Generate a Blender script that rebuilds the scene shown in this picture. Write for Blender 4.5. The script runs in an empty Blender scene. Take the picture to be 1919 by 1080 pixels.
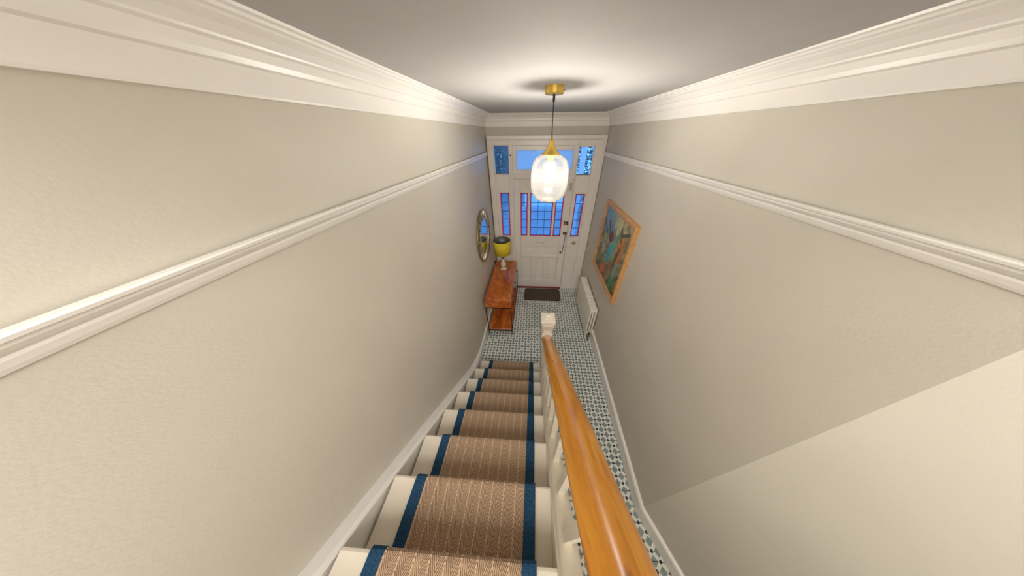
import bpy, bmesh, math, random
from mathutils import Vector, Matrix, noise
random.seed(7)
PI = math.pi
SC = bpy.context.scene
COL = SC.collection

# ------------------------------------------------------------------ camera
F_PX, CX, CY = 377.8, 978.5, 526.9
CAM_H = 2.9488
PITCH, YAW, ROLL = math.radians(36.172), math.radians(3.646), math.radians(-0.451)
fwd = Vector((-math.sin(YAW) * math.cos(PITCH), math.cos(YAW) * math.cos(PITCH), -math.sin(PITCH)))
rgt = Vector((math.cos(YAW), math.sin(YAW), 0))
up = rgt.cross(fwd)
r2 = rgt * math.cos(ROLL) + up * math.sin(ROLL)
u2 = -rgt * math.sin(ROLL) + up * math.cos(ROLL)
cam_d = bpy.data.cameras.new('camera')
cam = bpy.data.objects.new('camera', cam_d)
COL.objects.link(cam)
cam.matrix_world = Matrix(((r2.x, u2.x, -fwd.x, 0), (r2.y, u2.y, -fwd.y, 0), (r2.z, u2.z, -fwd.z, CAM_H), (0, 0, 0, 1)))
cam_d.sensor_fit = 'HORIZONTAL'
cam_d.sensor_width = 36
cam_d.lens = F_PX / 1919 * 36
cam_d.shift_x = -(CX - 959.5) / 1919
cam_d.shift_y = (CY - 540) / 1919
cam_d.clip_start = 0.02
SC.camera = cam

# ------------------------------------------------------------------ world, lights, exposure
w = bpy.data.worlds.new('dusk_sky')
SC.world = w
w.use_nodes = True
bg = w.node_tree.nodes['Background']
bg.inputs['Color'].default_value = (0.13, 0.40, 1.0, 1)
bg.inputs['Strength'].default_value = 1.3

# the pendant's own bulb (bottom of the script) is the hall's lamp
# broad soft light of the landing behind and above the viewer
ld = bpy.data.lights.new('landing_light', 'AREA'); ld.shape = 'RECTANGLE'; ld.size = 1.5; ld.size_y = 1.3
ld.energy = 46; ld.color = (1, 0.96, 0.90)
lo = bpy.data.objects.new('landing_light', ld); COL.objects.link(lo)
lo.location = (0.1, -1.3, 3.5)
lo.rotation_euler = (math.radians(62), 0, 0)

SC.view_settings.view_transform = 'Standard'
SC.view_settings.look = 'None'
SC.view_settings.gamma = 1
SC.view_settings.use_curve_mapping = False
SC.view_settings.exposure = 0.78
SC.cycles.max_bounces = 10
SC.cycles.diffuse_bounces = 6
SC.cycles.transparent_max_bounces = 16

# ------------------------------------------------------------------ materials
def nt(name):
    m = bpy.data.materials.new(name)
    m.use_nodes = True
    t = m.node_tree
    return m, t, t.nodes['Principled BSDF']

def sock(node, *names):
    for n in names:
        if n in node.inputs:
            return node.inputs[n]

def mat(name, col, rough=0.5, metal=0.0, var=0.06, scale=8, bump=0.0, bscale=60, coat=0.0, spec=0.5, stretch=None):
    m, t, b = nt(name)
    tc = t.nodes.new('ShaderNodeTexCoord')
    src = tc.outputs['Object']
    if stretch:
        mp = t.nodes.new('ShaderNodeMapping')
        mp.inputs['Scale'].default_value = stretch
        t.links.new(src, mp.inputs['Vector'])
        src = mp.outputs['Vector']
    n = t.nodes.new('ShaderNodeTexNoise')
    n.inputs['Scale'].default_value = scale
    n.inputs['Detail'].default_value = 4
    t.links.new(src, n.inputs['Vector'])
    r = t.nodes.new('ShaderNodeValToRGB')
    r.color_ramp.elements[0].position = 0.3
    r.color_ramp.elements[1].position = 0.7
    r.color_ramp.elements[0].color = tuple(c * (1 - var) for c in col) + (1,)
    r.color_ramp.elements[1].color = tuple(min(1, c * (1 + var)) for c in col) + (1,)
    t.links.new(n.outputs['Fac'], r.inputs['Fac'])
    t.links.new(r.outputs['Color'], b.inputs['Base Color'])
    b.inputs['Roughness'].default_value = rough
    b.inputs['Metallic'].default_value = metal
    sock(b, 'Specular IOR Level').default_value = spec
    if coat:
        sock(b, 'Coat Weight').default_value = coat
        sock(b, 'Coat Roughness').default_value = 0.15
    if bump:
        n2 = t.nodes.new('ShaderNodeTexNoise')
        n2.inputs['Scale'].default_value = bscale
        n2.inputs['Detail'].default_value = 3
        t.links.new(src, n2.inputs['Vector'])
        bp = t.nodes.new('ShaderNodeBump')
        bp.inputs['Strength'].default_value = bump
        bp.inputs['Distance'].default_value = 0.004
        t.links.new(n2.outputs['Fac'], bp.inputs['Height'])
        t.links.new(bp.outputs['Normal'], b.inputs['Normal'])
    return m

def wood(name, cols, scale=5, stretch=(1, 1, 1), rough=0.3, coat=0.4, knots=False):
    m, t, b = nt(name)
    tc = t.nodes.new('ShaderNodeTexCoord')
    mp = t.nodes.new('ShaderNodeMapping')
    mp.inputs['Scale'].default_value = stretch
    t.links.new(tc.outputs['Object'], mp.inputs['Vector'])
    n = t.nodes.new('ShaderNodeTexNoise')
    n.inputs['Scale'].default_value = scale
    n.inputs['Detail'].default_value = 8
    n.inputs['Roughness'].default_value = 0.62
    n.inputs['Distortion'].default_value = 0.8
    t.links.new(mp.outputs['Vector'], n.inputs['Vector'])
    r = t.nodes.new('ShaderNodeValToRGB')
    e = r.color_ramp.elements
    e[0].position = 0.28; e[0].color = cols[0] + (1,)
    e[1].position = 0.74; e[1].color = cols[2] + (1,)
    k = e.new(0.5); k.color = cols[1] + (1,)
    t.links.new(n.outputs['Fac'], r.inputs['Fac'])
    out = r.outputs['Color']
    if knots:
        mp2 = t.nodes.new('ShaderNodeMapping')
        mp2.inputs['Scale'].default_value = (1, 0.45, 1)
        t.links.new(tc.outputs['Object'], mp2.inputs['Vector'])
        v = t.nodes.new('ShaderNodeTexVoronoi')
        v.inputs['Scale'].default_value = 9
        t.links.new(mp2.outputs['Vector'], v.inputs['Vector'])
        rr = t.nodes.new('ShaderNodeValToRGB')
        rr.color_ramp.elements[0].position = 0.03; rr.color_ramp.elements[0].color = (0.55, 0.5, 0.45, 1)
        rr.color_ramp.elements[1].position = 0.11; rr.color_ramp.elements[1].color = (1, 1, 1, 1)
        t.links.new(v.outputs['Distance'], rr.inputs['Fac'])
        mx = t.nodes.new('ShaderNodeMix'); mx.data_type = 'RGBA'; mx.blend_type = 'MULTIPLY'
        mx.inputs['Factor'].default_value = 1
        t.links.new(out, mx.inputs['A']); t.links.new(rr.outputs['Color'], mx.inputs['B'])
        out = mx.outputs['Result']
    t.links.new(out, b.inputs['Base Color'])
    b.inputs['Roughness'].default_value = rough
    sock(b, 'Coat Weight').default_value = coat
    sock(b, 'Coat Roughness').default_value = 0.22
    bp = t.nodes.new('ShaderNodeBump')
    bp.inputs['Strength'].default_value = 0.12
    bp.inputs['Distance'].default_value = 0.002
    t.links.new(n.outputs['Fac'], bp.inputs['Height'])
    t.links.new(bp.outputs['Normal'], b.inputs['Normal'])
    return m

class NB:
    """little math-node builder"""
    def __init__(s, t): s.t = t
    def m(s, op, a, b=None, c=None):
        n = s.t.nodes.new('ShaderNodeMath'); n.operation = op
        for i, v in enumerate((a, b, c)):
            if v is None: continue
            if isinstance(v, (int, float)): n.inputs[i].default_value = v
            else: s.t.links.new(v, n.inputs[i])
        return n.outputs[0]
    def mix(s, f, a, b):
        n = s.t.nodes.new('ShaderNodeMix'); n.data_type = 'RGBA'
        if isinstance(f, (int, float)): n.inputs['Factor'].default_value = f
        else: s.t.links.new(f, n.inputs['Factor'])
        for k, v in (('A', a), ('B', b)):
            if isinstance(v, tuple): n.inputs[k].default_value = v + (1,)
            else: s.t.links.new(v, n.inputs[k])
        return n.outputs['Result']

M = {}
M['wall'] = mat('putty_wall_paint', (0.615, 0.58, 0.505), 0.5, var=0.025, scale=3, bump=0.12, bscale=120)
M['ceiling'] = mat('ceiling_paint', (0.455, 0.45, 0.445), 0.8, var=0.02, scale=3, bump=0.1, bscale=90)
M['white'] = mat('white_gloss_paint', (0.88, 0.86, 0.82), 0.35, var=0.02, scale=6, bump=0.04, bscale=40)
M['doorwhite'] = mat('cream_door_paint', (0.87, 0.82, 0.77), 0.32, var=0.025, scale=6, bump=0.06, bscale=30)
M['cream'] = mat('cream_stair_paint', (0.74, 0.68, 0.57), 0.38, var=0.035, scale=7, bump=0.05, bscale=40)
M['grout'] = mat('dark_grout', (0.06, 0.06, 0.055), 0.9)
M['rail'] = wood('honey_varnished_wood', ((0.42, 0.125, 0.005), (0.70, 0.27, 0.010), (0.84, 0.42, 0.045)), 22, (1, 0.10, 1), 0.27, 0.6, True)
M['console'] = wood('orange_acacia_wood', ((0.17, 0.03, 0.008), (0.50, 0.12, 0.018), (0.78, 0.28, 0.05)), 6, (1.3, 0.5, 1.3), 0.3, 0.5)
M['oak'] = wood('pale_oak_frame', ((0.50, 0.24, 0.08), (0.62, 0.32, 0.12), (0.70, 0.40, 0.17)), 20, (1, 0.15, 1), 0.45, 0.1)
M['brass'] = mat('brushed_brass', (0.74, 0.50, 0.11), 0.34, 0.85, var=0.06, scale=12)
M['black'] = mat('black_metal', (0.018, 0.016, 0.016), 0.45, 0.6, var=0.1)
M['cable'] = mat('black_cable', (0.02, 0.02, 0.02), 0.6)
M['bronze'] = mat('aged_bronze', (0.16, 0.12, 0.085), 0.4, 0.8, var=0.2, scale=30)
M['ringbrass'] = mat('worn_brass', (0.62, 0.5, 0.3), 0.35, 0.7, var=0.15, scale=30)
M['yellow'] = mat('mustard_velvet', (0.70, 0.55, 0.03), 0.85, var=0.08, scale=20, bump=0.1)
M['shadein'] = mat('silver_grey_lining', (0.13, 0.14, 0.14), 0.4, 0.5, var=0.15, scale=18)
M['ceramic'] = mat('cream_ceramic', (0.72, 0.64, 0.50), 0.25, var=0.12, scale=25)
M['silver'] = mat('antiqued_silver', (0.62, 0.58, 0.50), 0.34, 0.75, var=0.2, scale=40)
M['bronze_rim'] = mat('dull_gold_rim', (0.33, 0.24, 0.10), 0.42, 0.7, var=0.2, scale=30)
M['radiator'] = mat('ivory_enamel', (0.80, 0.77, 0.69), 0.3, var=0.02)
M['mat'] = mat('coir_brown', (0.085, 0.062, 0.045), 0.95, var=0.45, scale=45, bump=0.9, bscale=220)
M['matedge'] = mat('black_rubber', (0.03, 0.027, 0.025), 0.8)
M['red'] = mat('crimson_glass', (0.85, 0.03, 0.13), 0.3, var=0.2, scale=20)
M['lead'] = mat('lead_came', (0.035, 0.05, 0.10), 0.5, 0.4)
M['threshold'] = mat('dark_red_threshold', (0.22, 0.035, 0.03), 0.5)
M['bark'] = mat('bark', (0.10, 0.08, 0.06), 0.9, var=0.3)
M['stone'] = mat('pale_stone', (0.5, 0.5, 0.48), 0.9, var=0.15)
M['brick'] = mat('dark_brick', (0.16, 0.13, 0.12), 0.9, var=0.2)
M['leaf'] = mat('dark_leaf', (0.05, 0.09, 0.05), 0.8, var=0.3)

# mirror
m, t, b = nt('mirror_glass'); b.inputs['Base Color'].default_value = (0.86, 0.87, 0.86, 1)
b.inputs['Metallic'].default_value = 1; b.inputs['Roughness'].default_value = 0.02; M['mirror'] = m

def glass(name, tint, trans, frost, colf=(0.9, 0.93, 1), scale=30, var=0.3):
    """window glass: a see-through share, a diffusing share and a reflective skin"""
    m, t, b = nt(name)
    t.nodes.remove(b)
    out = t.nodes['Material Output']
    tr = t.nodes.new('ShaderNodeBsdfTransparent'); tr.inputs[0].default_value = tint + (1,)
    tl = t.nodes.new('ShaderNodeBsdfTranslucent'); tl.inputs[0].default_value = colf + (1,)
    gl = t.nodes.new('ShaderNodeBsdfGlossy'); gl.inputs['Roughness'].default_value = 0.08
    nz = t.nodes.new('ShaderNodeTexNoise'); nz.inputs['Scale'].default_value = scale
    tc = t.nodes.new('ShaderNodeTexCoord'); t.links.new(tc.outputs['Object'], nz.inputs['Vector'])
    nb = NB(t)
    fac = nb.m('MULTIPLY', frost, nb.m('ADD', 1 - var / 2, nb.m('MULTIPLY', nz.outputs['Fac'], var)))
    m1 = t.nodes.new('ShaderNodeMixShader'); t.links.new(fac, m1.inputs[0])
    t.links.new(tr.outputs[0], m1.inputs[1]); t.links.new(tl.outputs[0], m1.inputs[2])
    fr = t.nodes.new('ShaderNodeFresnel'); fr.inputs[0].default_value = 1.35
    m2 = t.nodes.new('ShaderNodeMixShader'); t.links.new(fr.outputs[0], m2.inputs[0])
    t.links.new(m1.outputs[0], m2.inputs[1]); t.links.new(gl.outputs[0], m2.inputs[2])
    t.links.new(m2.outputs[0], out.inputs['Surface'])
    return m
M['leadedglass'] = glass('textured_leaded_glass', (0.85, 0.93, 1.0), 1, 0.30, (0.7, 0.85, 1), 9, 0.7)
M['frosted'] = glass('frosted_glass', (0.9, 0.95, 1.0), 1, 0.97, (1, 1, 1), 8, 0.02)
M['clear'] = glass('clear_window_glass', (0.92, 0.96, 1.0), 1, 0.04, (0.9, 0.95, 1))
# pendant shade: ribbed opal glass
def shade_glass():
    m, t, b = nt('ribbed_frosted_shade_glass')
    t.nodes.remove(b)
    out = t.nodes['Material Output']
    nb = NB(t)
    tc = t.nodes.new('ShaderNodeTexCoord')
    sx = t.nodes.new('ShaderNodeSeparateXYZ'); t.links.new(tc.outputs['Object'], sx.inputs[0])
    z = sx.outputs['Z']
    rib = nb.m('MULTIPLY_ADD', nb.m('SINE', nb.m('MULTIPLY', z, 420)), 0.5, 0.5)
    mr = t.nodes.new('ShaderNodeMapRange'); mr.interpolation_type = 'SMOOTHSTEP'
    t.links.new(z, mr.inputs[0]); mr.inputs[1].default_value = -0.06; mr.inputs[2].default_value = -0.12
    mr.inputs[3].default_value = 0.36; mr.inputs[4].default_value = 0.84
    fac = nb.m('MULTIPLY_ADD', rib, 0.10, mr.outputs[0])
    tr = t.nodes.new('ShaderNodeBsdfTransparent'); tr.inputs[0].default_value = (0.97, 0.96, 0.95, 1)
    tl = t.nodes.new('ShaderNodeBsdfTranslucent'); tl.inputs[0].default_value = (0.021, 0.0208, 0.0202, 1)
    df = t.nodes.new('ShaderNodeBsdfDiffuse'); df.inputs[0].default_value = (0.024, 0.024, 0.023, 1)
    gl = t.nodes.new('ShaderNodeBsdfGlossy'); gl.inputs['Roughness'].default_value = 0.12
    ad = t.nodes.new('ShaderNodeMixShader'); ad.inputs[0].default_value = 0.4
    t.links.new(tl.outputs[0], ad.inputs[1]); t.links.new(df.outputs[0], ad.inputs[2])
    m1 = t.nodes.new('ShaderNodeMixShader'); t.links.new(fac, m1.inputs[0])
    t.links.new(tr.outputs[0], m1.inputs[1]); t.links.new(ad.outputs[0], m1.inputs[2])
    fr = t.nodes.new('ShaderNodeFresnel'); fr.inputs[0].default_value = 1.3
    m2 = t.nodes.new('ShaderNodeMixShader'); t.links.new(fr.outputs[0], m2.inputs[0])
    t.links.new(m1.outputs[0], m2.inputs[1]); t.links.new(gl.outputs[0], m2.inputs[2])
    t.links.new(m2.outputs[0], out.inputs['Surface'])
    return m
M['shadeglass'] = shade_glass()
m, t, b = nt('glowing_bulb'); sock(b, 'Emission Color').default_value = (1, 0.94, 0.84, 1)
sock(b, 'Emission Strength').default_value = 430; M['bulb'] = m

# printed geometric floor tile (2 x 2 repeats of octagons, pale bars and dark dots)
def tile_mat():
    m, t, b = nt('patterned_floor_tile')
    nb = NB(t)
    tc = t.nodes.new('ShaderNodeTexCoord')
    sx = t.nodes.new('ShaderNodeSeparateXYZ'); t.links.new(tc.outputs['UV'], sx.inputs[0])
    u = nb.m('MULTIPLY', sx.outputs['X'], 2); v = nb.m('MULTIPLY', sx.outputs['Y'], 2)
    def cell(ou, ov):
        du = nb.m('ABSOLUTE', nb.m('SUBTRACT', nb.m('FRACT', nb.m('ADD', u, ou + 0.5)), 0.5))
        dv = nb.m('ABSOLUTE', nb.m('SUBTRACT', nb.m('FRACT', nb.m('ADD', v, ov + 0.5)), 0.5))
        return du, dv
    def octa(ou, ov):
        du, dv = cell(ou, ov)
        d = nb.m('MAXIMUM', nb.m('DIVIDE', nb.m('ADD', du, dv), 0.318), nb.m('DIVIDE', nb.m('MAXIMUM', du, dv), 0.30))
        return nb.m('LESS_THAN', d, 1)
    def dot(ou, ov):
        du, dv = cell(ou, ov)
        return nb.m('LESS_THAN', nb.m('MAXIMUM', nb.m('ADD', du, dv), nb.m('MULTIPLY', nb.m('MAXIMUM', du, dv), 1.25)), 0.155)
    g = nb.m('MAXIMUM', octa(0.5, 0), octa(0, 0.5))
    d = nb.m('MAXIMUM', dot(0, 0), dot(0.5, 0.5))
    oi = t.nodes.new('ShaderNodeObjectInfo')
    nz = t.nodes.new('ShaderNodeTexNoise'); nz.inputs['Scale'].default_value = 14
    geo = t.nodes.new('ShaderNodeNewGeometry'); t.links.new(geo.outputs['Position'], nz.inputs['Vector'])
    grey = nb.mix(nz.outputs['Fac'], (0.20, 0.28, 0.255), (0.34, 0.40, 0.38))
    pale = nb.mix(oi.outputs['Random'], (0.78, 0.79, 0.73), (0.85, 0.85, 0.80))
    c = nb.mix(g, pale, grey)
    c = nb.mix(d, c, (0.035, 0.022, 0.02))
    t.links.new(c, b.inputs['Base Color'])
    b.inputs['Roughness'].default_value = 0.38
    return m
M['tile'] = tile_mat()

def runner_mat():
    m, t, b = nt('herringbone_flatweave')
    nb = NB(t)
    tc = t.nodes.new('ShaderNodeTexCoord')
    sx = t.nodes.new('ShaderNodeSeparateXYZ'); t.links.new(tc.outputs['UV'], sx.inputs[0])
    u = nb.m('DIVIDE', sx.outputs['X'], 0.0605); v = sx.outputs['Y']
    fu = nb.m('FRACT', u)
    tri = nb.m('ABSOLUTE', nb.m('SUBTRACT', fu, 0.5))
    nz = t.nodes.new('ShaderNodeTexNoise'); nz.inputs['Scale'].default_value = 160; nz.inputs['Detail'].default_value = 2
    t.links.new(tc.outputs['UV'], nz.inputs['Vector'])
    ph = nb.m('ADD', nb.m('MULTIPLY', v, 370), nb.m('MULTIPLY', tri, 54))
    ph = nb.m('ADD', ph, nb.m('MULTIPLY', nz.outputs['Fac'], 3.0))
    s = nb.m('MULTIPLY_ADD', nb.m('SINE', ph), 0.5, 0.5)
    c = nb.mix(s, (0.12, 0.068, 0.035), (0.60, 0.43, 0.285))
    nz2 = t.nodes.new('ShaderNodeTexNoise'); nz2.inputs['Scale'].default_value = 5
    t.links.new(tc.outputs['UV'], nz2.inputs['Vector'])
    c = nb.mix(nb.m('MULTIPLY', nz2.outputs['Fac'], 0.35), c, (0.36, 0.26, 0.19))
    # pale twisted line between the columns
    wob = nb.m('MULTIPLY', nb.m('SINE', nb.m('MULTIPLY', v, 500)), 0.022)
    line = nb.m('LESS_THAN', nb.m('ABSOLUTE', nb.m('SUBTRACT', nb.m('ADD', tri, wob), 0.5)), 0.035)
    c = nb.mix(nb.m('MULTIPLY', line, 0.85), c, (0.66, 0.47, 0.30))
    t.links.new(c, b.inputs['Base Color'])
    b.inputs['Roughness'].default_value = 0.95
    sock(b, 'Specular IOR Level').default_value = 0.15
    bp = t.nodes.new('ShaderNodeBump'); bp.inputs['Strength'].default_value = 0.5; bp.inputs['Distance'].default_value = 0.002
    t.links.new(s, bp.inputs['Height']); t.links.new(bp.outputs['Normal'], b.inputs['Normal'])
    return m
M['runner'] = runner_mat()
def border_mat():
    m, t, b = nt('navy_teal_wool_binding')
    tc = t.nodes.new('ShaderNodeTexCoord')
    nz = t.nodes.new('ShaderNodeTexNoise'); nz.inputs['Scale'].default_value = 230; nz.inputs['Detail'].default_value = 3
    t.links.new(tc.outputs['Object'], nz.inputs['Vector'])
    n2 = t.nodes.new('ShaderNodeTexNoise'); n2.inputs['Scale'].default_value = 9
    t.links.new(tc.outputs['Object'], n2.inputs['Vector'])
    nb = NB(t)
    base = nb.mix(n2.outputs['Fac'], (0.008, 0.045, 0.075), (0.018, 0.045, 0.125))
    r = t.nodes.new('ShaderNodeValToRGB'); r.color_ramp.elements[0].position = 0.4; r.color_ramp.elements[1].position = 0.62
    t.links.new(nz.outputs['Fac'], r.inputs['Fac'])
    c = nb.mix(r.outputs['Color'], base, (0.03, 0.085, 0.15))
    t.links.new(c, b.inputs['Base Color']); b.inputs['Roughness'].default_value = 0.95
    sock(b, 'Specular IOR Level').default_value = 0.1
    bp = t.nodes.new('ShaderNodeBump'); bp.inputs['Strength'].default_value = 0.7; bp.inputs['Distance'].default_value = 0.003
    t.links.new(nz.outputs['Fac'], bp.inputs['Height']); t.links.new(bp.outputs['Normal'], b.inputs['Normal'])
    return m
M['border'] = border_mat()

# ------------------------------------------------------------------ mesh helpers
def link(name, bm, m, parent=None, smooth=False, loc=None):
    me = bpy.data.meshes.new(name)
    bmesh.ops.recalc_face_normals(bm, faces=bm.faces)
    bm.to_mesh(me); bm.free()
    if smooth:
        for p in me.polygons: p.use_smooth = True
    for x in (m if isinstance(m, list) else [m]): me.materials.append(x)
    o = bpy.data.objects.new(name, me)
    COL.objects.link(o)
    if parent: o.parent = parent
    if loc: o.location = loc
    return o

def inst(o, parent=None, loc=None, rot=None):
    c = o.copy(); COL.objects.link(c)
    if parent: c.parent = parent
    if loc: c.location = loc
    if rot: c.rotation_euler = rot
    return c

def box(bm, x0, x1, y0, y1, z0, z1, bev=0.0, seg=1):
    r = bmesh.ops.create_cube(bm, size=1)
    vs = r['verts']
    bmesh.ops.scale(bm, vec=(x1 - x0, y1 - y0, z1 - z0), verts=vs)
    bmesh.ops.translate(bm, vec=((x0 + x1) / 2, (y0 + y1) / 2, (z0 + z1) / 2), verts=vs)
    if bev:
        es = list({e for v in vs for e in v.link_edges})
        bmesh.ops.bevel(bm, geom=es, offset=bev, segments=seg, profile=0.5, affect='EDGES')

def bx(name, m, x0, x1, y0, y1, z0, z1, parent=None, bev=0.0, seg=1):
    bm = bmesh.new(); box(bm, x0, x1, y0, y1, z0, z1, bev, seg)
    return link(name, bm, m, parent)

def lathe(bm, prof, seg=32, c=(0, 0, 0), cap=True, axis='Z'):
    rings = []
    for r, z in prof:
        ring = []
        for k in range(seg):
            a = 2 * PI * k / seg
            p = (r * math.cos(a), r * math.sin(a), z)
            if axis == 'Y': p = (p[0], p[2], p[1])
            if axis == 'X': p = (p[2], p[0], p[1])
            ring.append(bm.verts.new((p[0] + c[0], p[1] + c[1], p[2] + c[2])))
        rings.append(ring)
    for a, b_ in zip(rings, rings[1:]):
        for k in range(seg):
            bm.faces.new((a[k], a[(k + 1) % seg], b_[(k + 1) % seg], b_[k]))
    if cap:
        bm.faces.new(rings[0]); bm.faces.new(rings[-1])
    return rings

def tube(bm, pts, r, seg=8):
    pts = [Vector(p) for p in pts]
    rings = []
    for i, p in enumerate(pts):
        d = (pts[min(i + 1, len(pts) - 1)] - pts[max(i - 1, 0)]).normalized()
        a = Vector((0, 0, 1)) if abs(d.z) < 0.9 else Vector((1, 0, 0))
        s = d.cross(a).normalized(); q = s.cross(d)
        rr = r[i] if isinstance(r, (list, tuple)) else r
        rings.append([bm.verts.new(p + rr * (math.cos(2 * PI * k / seg) * s + math.sin(2 * PI * k / seg) * q)) for k in range(seg)])
    for a, b_ in zip(rings, rings[1:]):
        for k in range(seg): bm.faces.new((a[k], a[(k + 1) % seg], b_[(k + 1) % seg], b_[k]))
    bm.faces.new(rings[0]); bm.faces.new(rings[-1])

def prism(bm, poly, fn, a0, a1):
    """extrude 2-D polygon; fn(p, a) -> 3-D"""
    A = [bm.verts.new(fn(p, a0)) for p in poly]; B = [bm.verts.new(fn(p, a1)) for p in poly]
    n = len(poly)
    bm.faces.new(A); bm.faces.new(list(reversed(B)))
    for k in range(n): bm.faces.new((A[k], B[k], B[(k + 1) % n], A[(k + 1) % n]))

def sweep(bm, poly, path):
    """sweep a closed profile (d, z) along a horizontal path [(x, y, nx, ny)] ; d is measured along (nx,ny)"""
    rings = [[bm.verts.new((x + nx * d, y + ny * d, z)) for d, z in poly] for x, y, nx, ny in path]
    n = len(poly)
    for a, b_ in zip(rings, rings[1:]):
        for k in range(n): bm.faces.new((a[k], b_[k], b_[(k + 1) % n], a[(k + 1) % n]))
    bm.faces.new(rings[0]); bm.faces.new(list(reversed(rings[-1])))

def empty(name, loc=(0, 0, 0), label=None, cat=None, group=None, kind=None):
    o = bpy.data.objects.new(name, None); COL.objects.link(o)
    o.location = loc; o.empty_display_size = 0.1
    return tag(o, label, cat, group, kind)

def tag(o, label=None, cat=None, group=None, kind=None):
    if label: o['label'] = label
    if cat: o['category'] = cat
    if group: o['group'] = group
    if kind: o['kind'] = kind
    return o

def st(o, label, cat):
    return tag(o, label, cat, kind='structure')

# ------------------------------------------------------------------ dimensions
A = 0.797        # left wall at x = -A
B = 1.071        # right wall at x = B
D = 3.824        # entrance wall
CH = 3.19        # ceiling
BX, BY = 1.071, 0.33           # corner where the right wall splays away
SPL = Vector((0.425, -0.905))  # direction of the splayed wall
EX, EY = BX + SPL.x * 1.5, BY + SPL.y * 1.5
BACK = -2.7
RISE, GO, Y1 = 0.2035, 0.24554, 1.699    # stairs: riser, going, y of first nosing
SLOPE = RISE / GO
def nose(y): return RISE + SLOPE * (Y1 - y)
PR0, PR1 = 2.659, 2.720       # picture rail
CB = 3.034                    # underside of cornice

# ------------------------------------------------------------------ room shell
st(bx('wall_left', M['wall'], -A - 0.12, -A, BACK - 0.12, D + 0.12, -0.02, 5.3), 'long putty-coloured wall on the left behind mirror and console table', 'wall')
bm = bmesh.new()
prism(bm, [(BX, D + 0.12), (BX, BY), (EX, EY), (EX, BACK - 0.12), (EX + 0.12, BACK - 0.12), (EX + 0.12, EY + 0.03), (BX + 0.12, BY + 0.03), (BX + 0.12, D + 0.12)],
      lambda p, a: (p[0], p[1], a), -0.02, 5.3)
st(link('wall_right', bm, M['wall']), 'long putty-coloured wall on the right carrying the painting and radiator', 'wall')
st(bx('wall_back', M['wall'], -A, EX, BACK - 0.12, BACK, -0.02, 5.3), 'wall of the landing behind the viewer', 'wall')
st(bx('wall_front', M['wall'], -A, BX, D + 0.012, D + 0.12, 2.915, CH), 'strip of putty-coloured wall above the white door surround', 'wall')
bm = bmesh.new(); box(bm, -A, EX, -0.05, D + 0.12, CH, CH + 0.14)
st(link('ceiling', bm, M['ceiling']), 'plain off-white ceiling over the hall', 'ceiling')
bx('wall_stairwell', M['wall'], -A, EX, -0.17, -0.05, CH, 5.3)
st(bpy.data.objects['wall_stairwell'], 'bulkhead of the stairwell above the ceiling edge', 'wall')
st(bx('ceiling_landing', M['ceiling'], -A, EX, BACK, -0.05, 5.3, 5.4), 'high ceiling over the upper landing', 'ceiling')

# floor with tiles
floor = bx('floor', M['grout'], -A - 0.1, EX + 0.1, BACK - 0.1, D + 0.12, -0.12, -0.006)
st(floor, 'hall floor of patterned grey, white and black tiles', 'floor')
T = 0.2087
GX0, GY0 = 0.7425 - T * 8, 0.0415 - T * 4
cache = {}
def tile_piece(x0, x1, y0, y1, gx, gy):
    key = tuple(round(v, 4) for v in (x0 - gx, x1 - gx, y0 - gy, y1 - gy))
    if key not in cache:
        bm = bmesh.new(); g = 0.0012
        box(bm, key[0] + g * .6, key[1] - g * .6, key[2] + g * 1.5, key[3] - g * 1.5, -0.010, 0.0)
        es = [e for e in bm.edges if all(v.co.z > -0.001 for v in e.verts)]
        bmesh.ops.bevel(bm, geom=es, offset=0.0014, segments=1, affect='EDGES')
        uv = bm.loops.layers.uv.new('UVMap')
        for f in bm.faces:
            for l in f.loops: l[uv].uv = (l.vert.co.x / T, l.vert.co.y / T)
        cache[key] = link('floor_tile', bm, M['tile'], floor, loc=(gx, gy, 0))
        return
    inst(cache[key], floor, (gx, gy, 0))
for i in range(0, 13):
    for j in range(0, 24):
        gx, gy = GX0 + i * T, GY0 + j * T
        x0, x1, y0, y1 = max(gx, -A), gx + T, gy, min(gy + T, D)
        if y0 >= D - 0.01 or x1 <= -A: continue
        if x1 < 0.17 and y1 < Y1 - 0.02: continue          # under the stairs
        lim = BX if y0 >= BY - 0.02 else BX + (BY - y0) * SPL.x / -SPL.y
        if x0 > lim - 0.002: continue
        x1 = min(x1, lim + (0 if y0 >= BY else 0.0))
        if x1 - x0 < 0.006 or y1 - y0 < 0.006: continue
        tile_piece(x0, x1, y0, y1, gx, gy)

# cornice (one moulding running round three walls)
corn = [(0, CB), (0.016, CB), (0.018, CB + 0.006), (0.018, CB + 0.062), (0.030, CB + 0.066), (0.034, CB + 0.078), (0.037, CB + 0.098), (0.046, CB + 0.103),
        (0.048, CB + 0.108), (0.062, CB + 0.124), (0.082, CB + 0.136), (0.086, CB + 0.141), (0.098, CB + 0.143), (0.102, CB + 0.149), (0.118, CB + 0.150), (0.120, CH), (0, CH)]
bm = bmesh.new(); k2 = 1.0
sweep(bm, corn, [(-A, -0.17, 1, 0), (-A, D + 0.012, 1, -1), (BX, D + 0.012, -1, -1), (BX, BY, -1, -0.2), (BX + SPL.x * 0.5 / 0.905, BY - 0.5, -0.905, -0.425)])
st(link('trim_1', bm, M['white']), 'white moulded plaster cornice where walls meet the ceiling', 'cornice')
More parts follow.
